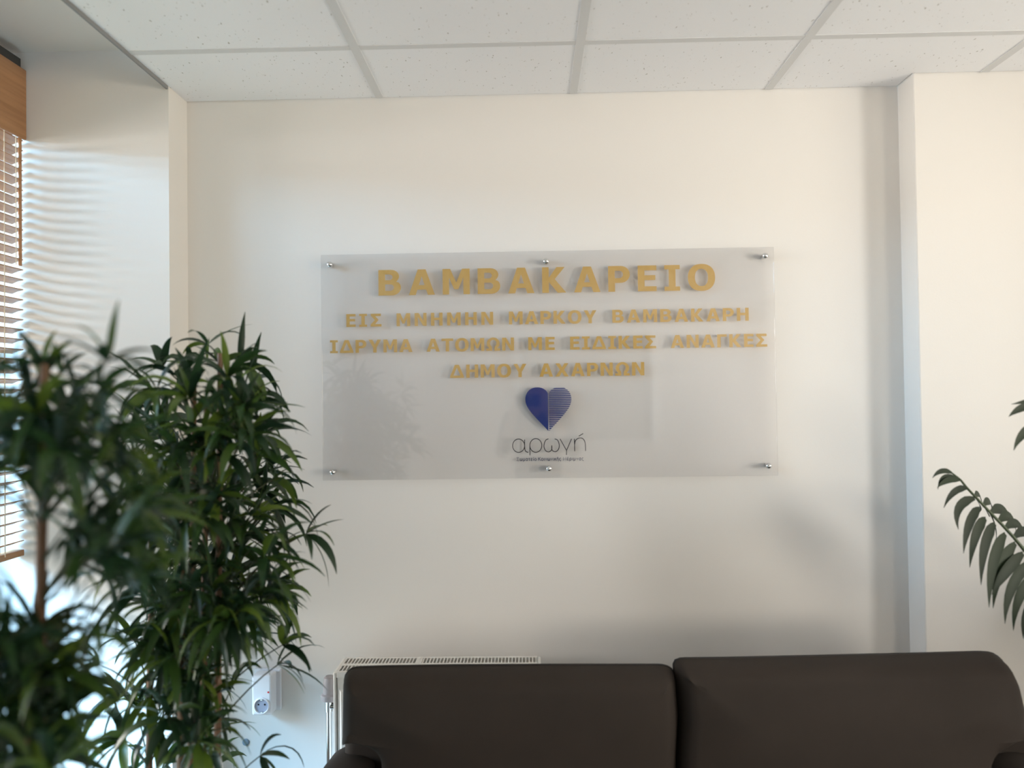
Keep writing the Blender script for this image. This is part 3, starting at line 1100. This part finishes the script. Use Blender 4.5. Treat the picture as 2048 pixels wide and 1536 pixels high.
# plant beside the back wall
PY1 = -.62
u3 = (0, 0, 1)
fixed = [(415, 690, 0, 6, .85, u3), (380, 735, .03, 6, .85, (-.3, 0, 1)), (440, 728, .02, 5, .8, (.3, 0, 1)), (352, 752, -.03, 4, .85, u3), (325, 735, 0, 6, 1.0, None), (480, 730, 0, 7, 1.0, (1, 0, .1)), (500, 765, .03, 5, 1.0, (1, 0, -.2)),
         (300, 780, -.05, 7, 1.05, (-1, 0, 0)), (500, 800, 0, 5, .9, (.6, 0, .7)), (515, 870, .02, 7, 1.0, (1, 0, .2)), (520, 900, 0, 6, 1.0, (.6, 0, .3)), (545, 960, .05, 5, .95, (1, 0, .2)),
         (300, 880, -.05, 6, 1.0, (-1, 0, .2)), (270, 920, -.08, 6, 1.0, (-1, 0, .1)), (545, 1010, 0, 6, 1.1, (.4, 0, -.6)), (612, 1068, .02, 7, 1.0, (1, 0, -.05)),
         (545, 1110, .03, 5, 1.0, (1, 0, .1)), (520, 1130, 0, 5, 1.0, (.8, 0, -.4)), (545, 1190, .03, 6, 1.0, (1, 0, .0)), (565, 1290, .04, 6, .9, (.8, 0, .6)), (555, 1330, .04, 7, .95, (1, 0, -.1)),
         (462, 1380, 0, 5, .9, (-.5, 0, .5)), (440, 1440, 0, 5, .9, (.3, 0, -.6)), (520, 1512, .02, 6, .9, (1, 0, -.1)), (330, 1340, -.05, 7, .9, None), (240, 1400, -.05, 7, .9, (-1, 0, .2)),
         (200, 1330, -.08, 6, .9, (-1, 0, .3)), (250, 1480, -.05, 7, 1.0, (-1, 0, -.1)), (455, 1290, 0, 6, 1.0, None), (420, 1510, -.05, 6, 1.1, None)]
crown = [(300, 775), (385, 745), (460, 750), (500, 800), (490, 850), (520, 900), (545, 1000), (530, 1120), (545, 1200), (500, 1250), (400, 1260), (300, 1240), (260, 1150), (300, 1050), (290, 900), (320, 820)]
canes1 = []
for px_, zt, dy in ((287, 1.35, .05), (350, 1.50, -.03), (372, 1.62, .04), (396, 1.56, .02), (425, 1.70, -.02)):
    p = at(px_, 1400, PY1 + dy)
    canes1.append((p.x, p.y, zt, .0105, ((at(px_ + 18, 1000, PY1 + dy).x - p.x), 0)))
bx1 = sum(c_[0] for c_ in canes1) / 5
bamboo('tall leafy bamboo plant with brown canes standing next to the plug-in box', (bx1, PY1), .19, canes1, fixed,
       [(crown, 112), ([(210, 1270), (520, 1250), (530, 1400), (480, 1540), (230, 1560), (190, 1420)], 34), ([(330, 1230), (500, 1230), (480, 1540), (380, 1560)], 17)], 11, PY1, .19, 1.12, (425, 1290, 640, 1520))

# plant nearer the camera, by the window
PY2 = -1.22
fixed2 = [(85, 735, 0, 8, .72, u3), (120, 745, .05, 5, .7, (.5, 0, .4)), (215, 725, -.12, 6, .8, u3), (30, 745, 0, 6, .8, (-.4, 0, 1)), (200, 780, -.12, 8, .85, (.4, 0, -.2)), (235, 860, -.12, 5, .8, (.4, 0, -.9)),
          (150, 790, .02, 6, .7, None), (60, 790, 0, 8, .8, None), (20, 850, -.05, 8, .8, None), (60, 880, -.05, 7, .8, None), (150, 880, -.05, 7, .8, None), (200, 930, -.1, 7, .8, (.6, 0, .3)),
          (30, 950, 0, 8, .8, None), (110, 960, 0, 8, .8, None), (180, 1000, -.05, 7, .8, None), (240, 990, -.1, 7, .8, (1, 0, 0)), (200, 1080, .05, 6, .8, (1, 0, .3)), (280, 1150, -.12, 8, .9, None),
          (250, 1080, -.12, 7, .9, None), (130, 1130, .05, 6, .8, (.8, 0, .5)), (20, 1300, 0, 8, .85, None), (80, 1310, -.05, 8, .85, None), (120, 1350, -.05, 8, .85, None), (60, 1400, -.05, 8, .85, None),
          (20, 1450, 0, 8, .85, None), (110, 1440, -.05, 7, .85, None), (90, 1500, 0, 7, .85, None), (190, 1245, -.1, 6, .8, (.3, 0, -.6))]
crown2 = [(-60, 760), (60, 760), (140, 800), (230, 820), (250, 940), (300, 1060), (300, 1180), (200, 1180), (110, 1040), (-60, 1040)]
canes2 = []
for px_, py_, zt, dy in ((52, 1150, 1.62, 0), (18, 1500, 1.15, .06), (-45, 1400, 1.6, .02)):
    p = at(px_, py_, PY2 + dy)
    canes2.append((p.x, p.y, zt, .0125, ((.03 if px_ > 0 else -.02), 0)))
bx2 = sum(c_[0] for c_ in canes2) / 3
bamboo('leafy bamboo plant nearest the window blind, at the left edge', (bx2, PY2), .19, canes2, fixed2,
       [(crown2, 36), ([(-60, 1250), (100, 1265), (150, 1330), (120, 1440), (130, 1600), (-60, 1600)], 40)], 5, PY2, .16, 1.05)

# ------------------------------------------------------------------ palm
PX, PYY = 1.72, -.55
palm = thing('potted_palm', 'palm with arching fronds and drooping leaflets beside the right end of the sofa', 'plant', (PX, PYY, 0))
pot(palm, PX, PYY, .20, .30)
MB().tube([(PX, PYY, .26), (PX + .01, PYY, .45), (PX, PYY + .01, .62)], [.035, .03, .024], 14).build('stem', 'palm_stem', palm, smooth=.8)


def ribbon(m, p0, p1, p2, W, nrm, n=9, fold=.25):
    """pointed leaflet along a quadratic curve, its width square to nrm"""
    p0, p1, p2 = Vector(p0), Vector(p1), Vector(p2)
    vs = []
    for i in range(n + 1):
        t = i / n
        p = p0.lerp(p1, t).lerp(p1.lerp(p2, t), t)
        tg = ((p1 - p0) * (1 - t) + (p2 - p1) * t).normalized()
        sd = tg.cross(Vector(nrm)).normalized()
        wd = W * .5 * min(1, .35 + t * 3.2) * (1 - max(0, (t - .45) / .55) ** 1.7)
        wd = max(wd, .0006)
        b_ = sd.cross(tg)
        vs += [p + sd * wd + b_ * wd * fold, p, p - sd * wd + b_ * wd * fold]
    fs = []
    for i in range(n):
        a = i * 3
        fs += [(a, a + 1, a + 4, a + 3), (a + 1, a + 2, a + 5, a + 4)]
    m.add(vs, fs)


FD = -.47


def zc(u, v, dy=0):
    return at(1848 + u / 2.955, 780 + v / 2.955, FD + dy)


rach = [zc(98, 476), zc(165, 490), zc(215, 530), zc(255, 580), zc(300, 628), zc(390, 722), zc(470, 805), zc(530, 870), zc(600, 955), zc(700, 1090), zc(820, 1280), (PX - .06, PYY, .66), (PX, PYY, .58)]
fr = MB().tube(rach, [.0015, .002, .0025, .003, .003, .0035, .004, .004, .0045, .005, .006, .007, .008], 8).build('frond', 'palm_stem', palm, smooth=.8)
lv = MB()
ny = (0, -1, .15)
LOW = [((165, 490), (90, 455), (50, 520), 26), ((205, 528), (90, 470), (82, 588), 22), ((212, 532), (130, 515), (78, 578), 30), ((255, 580), (160, 570), (117, 697), 34), ((300, 640), (150, 660), (203, 826), 48),
       ((330, 700), (245, 740), (233, 966), 52), ((365, 760), (285, 800), (270, 1050), 55), ((420, 790), (330, 860), (337, 1153), 58), ((480, 850), (375, 960), (384, 1286), 62), ((540, 905), (420, 1010), (408, 1290), 62),
       ((585, 965), (470, 1050), (400, 1210), 60), ((640, 1010), (470, 1120), (478, 1382), 60), ((680, 1080), (520, 1170), (528, 1422), 58), ((740, 1170), (560, 1280), (588, 1472), 58), ((800, 1250), (640, 1380), (650, 1560), 56)]
for i, (a, c1, e_, wd) in enumerate(LOW):
    ribbon(lv, zc(*a), zc(c1[0], c1[1], -.05), zc(e_[0], e_[1], -.04 - .01 * (i % 3)), wd * 1.15 / 2.955 / FPX * (FD + DIST), (.25, -1, .2))
UP = [((300, 628), (325, 585), (348, 700), 44), ((350, 680), (392, 620), (402, 720), 48), ((395, 722), (470, 670), (512, 770), 66), ((440, 775), (520, 690), (545, 850), 62), ((480, 815), (560, 740), (600, 880), 60), ((530, 870), (620, 780), (650, 930), 60),
      ((310, 650), (335, 680), (330, 720), 40), ((390, 740), (430, 800), (425, 900), 44), ((360, 700), (370, 720), (385, 750), 50), ((600, 960), (690, 860), (720, 1010), 60), ((680, 1060), (770, 960), (800, 1120), 60)]
for i, (a, c1, e_, wd) in enumerate(UP):
    ribbon(lv, zc(*a), zc(c1[0], c1[1], .10), zc(e_[0], e_[1], .16), wd / 2.955 / FPX * (FD + DIST), (.3, -1, .5))
lv.build('leaflets', 'palm', fr, smooth=.8)
# second frond: its leaflet tips reach into view higher up
r2 = [zc(640, 40, -.05), zc(690, 90, -.05), zc(740, 180, -.05), zc(790, 330, -.05), zc(850, 560, -.03), zc(880, 900, -.02), (PX + .01, PYY, .8), (PX, PYY, .6)]
fr2 = MB().tube(r2, [.0018, .0025, .003, .0035, .004, .005, .006, .008], 8).build('frond', 'palm_stem', palm, smooth=.8)
lv = MB()
for a, c1, e_, wd in (((650, 50), (600, 70), (517, 84), 18), ((680, 85), (560, 90), (500, 158), 38), ((740, 190), (560, 215), (530, 358), 50), ((770, 260), (640, 300), (620, 470), 50), ((790, 350), (680, 400), (660, 600), 52), ((820, 450), (720, 500), (700, 720), 54),
                      ((700, 100), (800, 60), (880, 170), 50), ((750, 200), (860, 160), (930, 320), 52), ((790, 340), (900, 310), (960, 480), 54), ((830, 480), (940, 460), (990, 640), 54), ((640, 40), (600, 0), (610, 20), 20)):
    ribbon(lv, zc(a[0], a[1], -.05), zc(c1[0], c1[1], -.08), zc(e_[0], e_[1], -.10), wd * 1.15 / 2.955 / FPX * (FD + DIST), (.25, -1, .2))
lv.build('leaflets', 'palm', fr2, smooth=.8)
# fronds leaning the other ways
rng = random.Random(3)
for az, reach, rise in ((.15, .62, .78), (-.9, .55, .7), (1.0, .50, .85), (-2.0, .45, .62)):
    dx, dy = math.cos(az), math.sin(az) * .8
    if dy > 0:
        dy *= .45
    pts = []
    for i in range(11):
        t = i / 10
        pts.append(Vector((PX + dx * reach * t ** 1.2, PYY + dy * reach * t ** 1.2, .58 + rise * (1.9 * t - 1.15 * t * t))))
    fo = MB().tube(pts, [.008 - .0006 * i for i in range(11)], 8).build('frond', 'palm_stem', palm, smooth=.8)
    lv = MB()
    sd = Vector((-dy, dx, 0)).normalized()
    for i in range(3, 11):
        for h_ in (0, .5):
            j = min(10, i)
            p = pts[j - 1].lerp(pts[j], h_ + .25)
            ln = .26 * (1 - .35 * abs(i - 6) / 5)
            for s_ in (-1, 1):
                q = p + sd * s_ * ln * .5 + Vector((dx * .04, dy * .04, .04))
                e_ = p + sd * s_ * ln * .75 + Vector((dx * .07, dy * .07, -.13 - rng.uniform(0, .05)))
                if max(q.y, e_.y) < -.13 and max(q.x, e_.x) < XRW - .05:
                    ribbon(lv, p, q, e_, .030, (dx * .3, dy * .3, 1))
    lv.build('leaflets', 'palm', fo, smooth=.8)

# ------------------------------------------------------------------ the far end of the room, mirrored in the sign
sw = thing('light_switch', 'small white light switch on the far wall, mirrored in the sign', 'light switch', (-.33, YREAR, 1.32))
MB().box(-.372, -.288, YREAR + .0003, YREAR + .011, 1.278, 1.362).build('switch_plate', 'white_pvc', sw, bevel=.003)
MB().box(-.352, -.308, YREAR + .0105, YREAR + .016, 1.292, 1.348).build('rocker', 'plug', sw, bevel=.002)
rad2 = rad.copy()
COL.objects.link(rad2)
rad2.location = (.62, YREAR - (RYF + RYB) / 2 - .001, 0)
rad2.rotation_euler = (0, 0, PI)
rad2.location.y = YREAR + .112
rad2['label'] = 'white panel radiator under the far window, mirrored low in the sign'
for ch in list(rad.children):
    c_ = ch.copy()
    c_.parent = rad2
    COL.objects.link(c_)
    for g_ in list(ch.children):
        d_ = g_.copy()
        d_.parent = c_
        COL.objects.link(d_)


# ------------------------------------------------------------------ the person taking the picture, mirrored in the sign
def skin(name, pts, edges, m, parent, levels=2, root=0):
    """one continuous surface grown around a skeleton; pts = [((x, y, z), radius or (rx, ry))]"""
    me = bpy.data.meshes.new(name)
    me.from_pydata([p[0] for p in pts], edges, [])
    o_ = bpy.data.objects.new(name, me)
    COL.objects.link(o_)
    md = o_.modifiers.new('skin', 'SKIN')
    md.use_smooth_shade = True
    for i, p in enumerate(pts):
        r_ = p[1]
        me.skin_vertices[0].data[i].radius = r_ if isinstance(r_, tuple) else (r_, r_)
        me.skin_vertices[0].data[i].use_root = i == root
    sb = o_.modifiers.new('subdivision', 'SUBSURF')
    sb.levels = sb.render_levels = levels
    dg = bpy.context.evaluated_depsgraph_get()
    m2 = bpy.data.meshes.new_from_object(o_.evaluated_get(dg))
    o_.modifiers.clear()
    o_.data = m2
    m2.materials.clear()
    m2.materials.append(M[m])
    for f_ in m2.polygons:
        f_.use_smooth = True
    o_.parent = parent
    o_.matrix_parent_inverse = chain(parent).inverted()
    return o_


M['skin'] = mat('skin', (0.50, 0.30, 0.21), 0.5)
M['shirt'] = mat('dark_grey_shirt', (0.06, 0.06, 0.065), 0.8)
M['trousers'] = mat('dark_blue_trousers', (0.03, 0.035, 0.06), 0.85)
M['hair'] = mat('dark_brown_hair', (0.02, 0.014, 0.010), 0.6)
M['shoe'] = mat('black_shoe', (0.015, 0.015, 0.015), 0.5)
M['eye'] = mat('eye_white', (0.75, 0.74, 0.72), 0.2)
M['lip'] = mat('lips', (0.42, 0.17, 0.14), 0.5)
M['phone'] = mat('dark_phone_shell', (0.02, 0.02, 0.022), 0.25)
QX, QY = .05, -2.98
person = thing('person', 'person in dark clothes holding up a phone with both hands, mirrored in the sign', 'person', (QX, QY, 0))


def q(x_, y_, z_):
    return (QX + x_, QY + y_, z_)


body = [(q(0, 0, .98), (.128, .094)), (q(0, .005, 1.12), (.118, .088)), (q(0, .01, 1.28), (.155, .11)), (q(0, .0, 1.40), (.14, .09)), (q(0, .005, 1.48), .060), (q(0, .02, 1.545), .056),
        (q(0, .035, 1.60), (.068, .085)), (q(0, .04, 1.66), (.076, .095)), (q(0, .03, 1.705), (.062, .078))]
be = [(i, i + 1) for i in range(8)]
for s_ in (-1, 1):
    n = len(body)
    sh, el, wr = (q(.185 * s_, -.005, 1.41), q(.245 * s_, .10, 1.17), (s_ * .085, -2.535, 1.505))
    body += [(sh, .058), (tuple((Vector(sh) + Vector(el)) / 2), .047), (el, .042), (tuple(Vector(el) * .5 + Vector(wr) * .5), .038), (wr, .026), ((s_ * .084, -2.512, 1.530), (.030, .018))]
    be += [(3, n), (n, n + 1), (n + 1, n + 2), (n + 2, n + 3), (n + 3, n + 4), (n + 4, n + 5)]
    n = len(body)
    body += [(q(.095 * s_, 0, .90), .088), (q(.10 * s_, .01, .70), .074), (q(.105 * s_, .015, .50), .056), (q(.108 * s_, -.005, .33), .052), (q(.11 * s_, -.015, .10), .036), (q(.115 * s_, .03, .045), .036), (q(.12 * s_, .12, .033), .030)]
    be += [(0, n)] + [(n + i, n + i + 1) for i in range(6)]
skin('body', body, be, 'skin', person)
st = [(p, (r_[0] * 1.10, r_[1] * 1.10) if isinstance(r_, tuple) else r_ * 1.14) for p, r_ in body]
top = [(q(0, 0, .87), (.182, .142)), (q(0, .005, 1.10), (.166, .126)), st[2], st[3], (q(0, .0, 1.455), .072)]
te = [(0, 1), (1, 2), (2, 3), (3, 4)]
for a0 in (9, 22):
    n = len(top)
    top += [st[a0], st[a0 + 1], st[a0 + 2], st[a0 + 3]]
    te += [(3, n), (n, n + 1), (n + 1, n + 2), (n + 2, n + 3)]
skin('shirt', top, te, 'shirt', person)
leg, le = [(q(0, 0, 1.12), (.152, .115)), (q(0, 0, .95), (.160, .122))], [(0, 1)]
for a0 in (15, 28):
    n = len(leg)
    leg += [((st[a0][0][0], st[a0][0][1], .84), .092), st[a0 + 1], (st[a0 + 2][0], .070), (st[a0 + 3][0], .066), (q((1 if a0 == 28 else -1) * .11, -.015, .11), .058)]
    le += [(1, n)] + [(n + i, n + i + 1) for i in range(4)]
skin('trousers', leg, le, 'trousers', person)
for s_ in (-1, 1):
    skin('shoe', [(q(.11 * s_, -.045, .045), .045), (q(.115 * s_, .05, .045), .046), (q(.122 * s_, .15, .036), .036)], [(0, 1), (1, 2)], 'shoe', person)
    for k_ in range(4):
        z_ = 1.550 - .019 * k_
        x_ = s_ * .080
        skin('finger', [((s_ * .088, -2.505, 1.536 - .006 * k_), .0095), ((x_ + s_ * .006, -2.482, z_), .0085), ((x_ - s_ * .006, -2.4755, z_ + .001), .0075), ((x_ - s_ * .020, -2.4765, z_ + .002), .0065)],
             [(0, 1), (1, 2), (2, 3)], 'skin', person, 1)
    skin('thumb', [((s_ * .082, -2.520, 1.526), .0115), ((s_ * .070, -2.512, 1.520), .0105), ((s_ * .056, -2.5035, 1.527), .009), ((s_ * .044, -2.502, 1.532), .0075)], [(0, 1), (1, 2), (2, 3)], 'skin', person, 1)
    skin('ear', [(q(s_ * .078, .02, 1.615), .010), (q(s_ * .086, .012, 1.64), .013), (q(s_ * .083, .010, 1.66), .010)], [(0, 1), (1, 2)], 'skin', person, 1)
    e_ = MB().lathe(q(s_ * .030, .104, 1.640), (0, 1, 0), [(.002, -.010), (.008, -.007), (.0105, 0), (.008, .007), (.002, .0100)], 16).build('eye', 'eye', person, smooth=2)
    MB().lathe(q(s_ * .030, .1125, 1.640), (0, 1, 0), [(.0050, 0), (.0036, .0018)], 12).build('iris', 'hair', e_, smooth=1)
    skin('eyebrow', [(q(s_ * .016, .119, 1.658), .004), (q(s_ * .034, .118, 1.663), .004), (q(s_ * .050, .106, 1.659), .003)], [(0, 1), (1, 2)], 'hair', person, 1)
skin('nose', [(q(0, .112, 1.648), .009), (q(0, .126, 1.620), .011), (q(0, .128, 1.606), .013)], [(0, 1), (1, 2)], 'skin', person, 2)
skin('mouth', [(q(-.022, .106, 1.578), .004), (q(0, .114, 1.578), .007), (q(.022, .106, 1.578), .004)], [(0, 1), (1, 2)], 'lip', person, 1)
skin('hair', [(q(0, -.040, 1.55), .058), (q(0, -.030, 1.64), (.092, .086)), (q(0, .010, 1.705), (.088, .100)), (q(0, .080, 1.720), (.064, .036))], [(0, 1), (1, 2), (2, 3)], 'hair', person, 2)
phone = thing('phone', 'dark phone held up sideways by the person mirrored in the sign', 'phone', (0, -2.495, 1.516))
MB().box(-.073, .073, -2.494, -2.486, 1.495, 1.570).build('shell', 'phone', phone, bevel=.003, seg=3)
MB().lathe((0, -2.486, 1.55), (0, 1, 0), [(.0075, 0), (.0075, .0012), (.006, .0016)], 20).build('camera_lens', 'chrome', phone, smooth=.7)
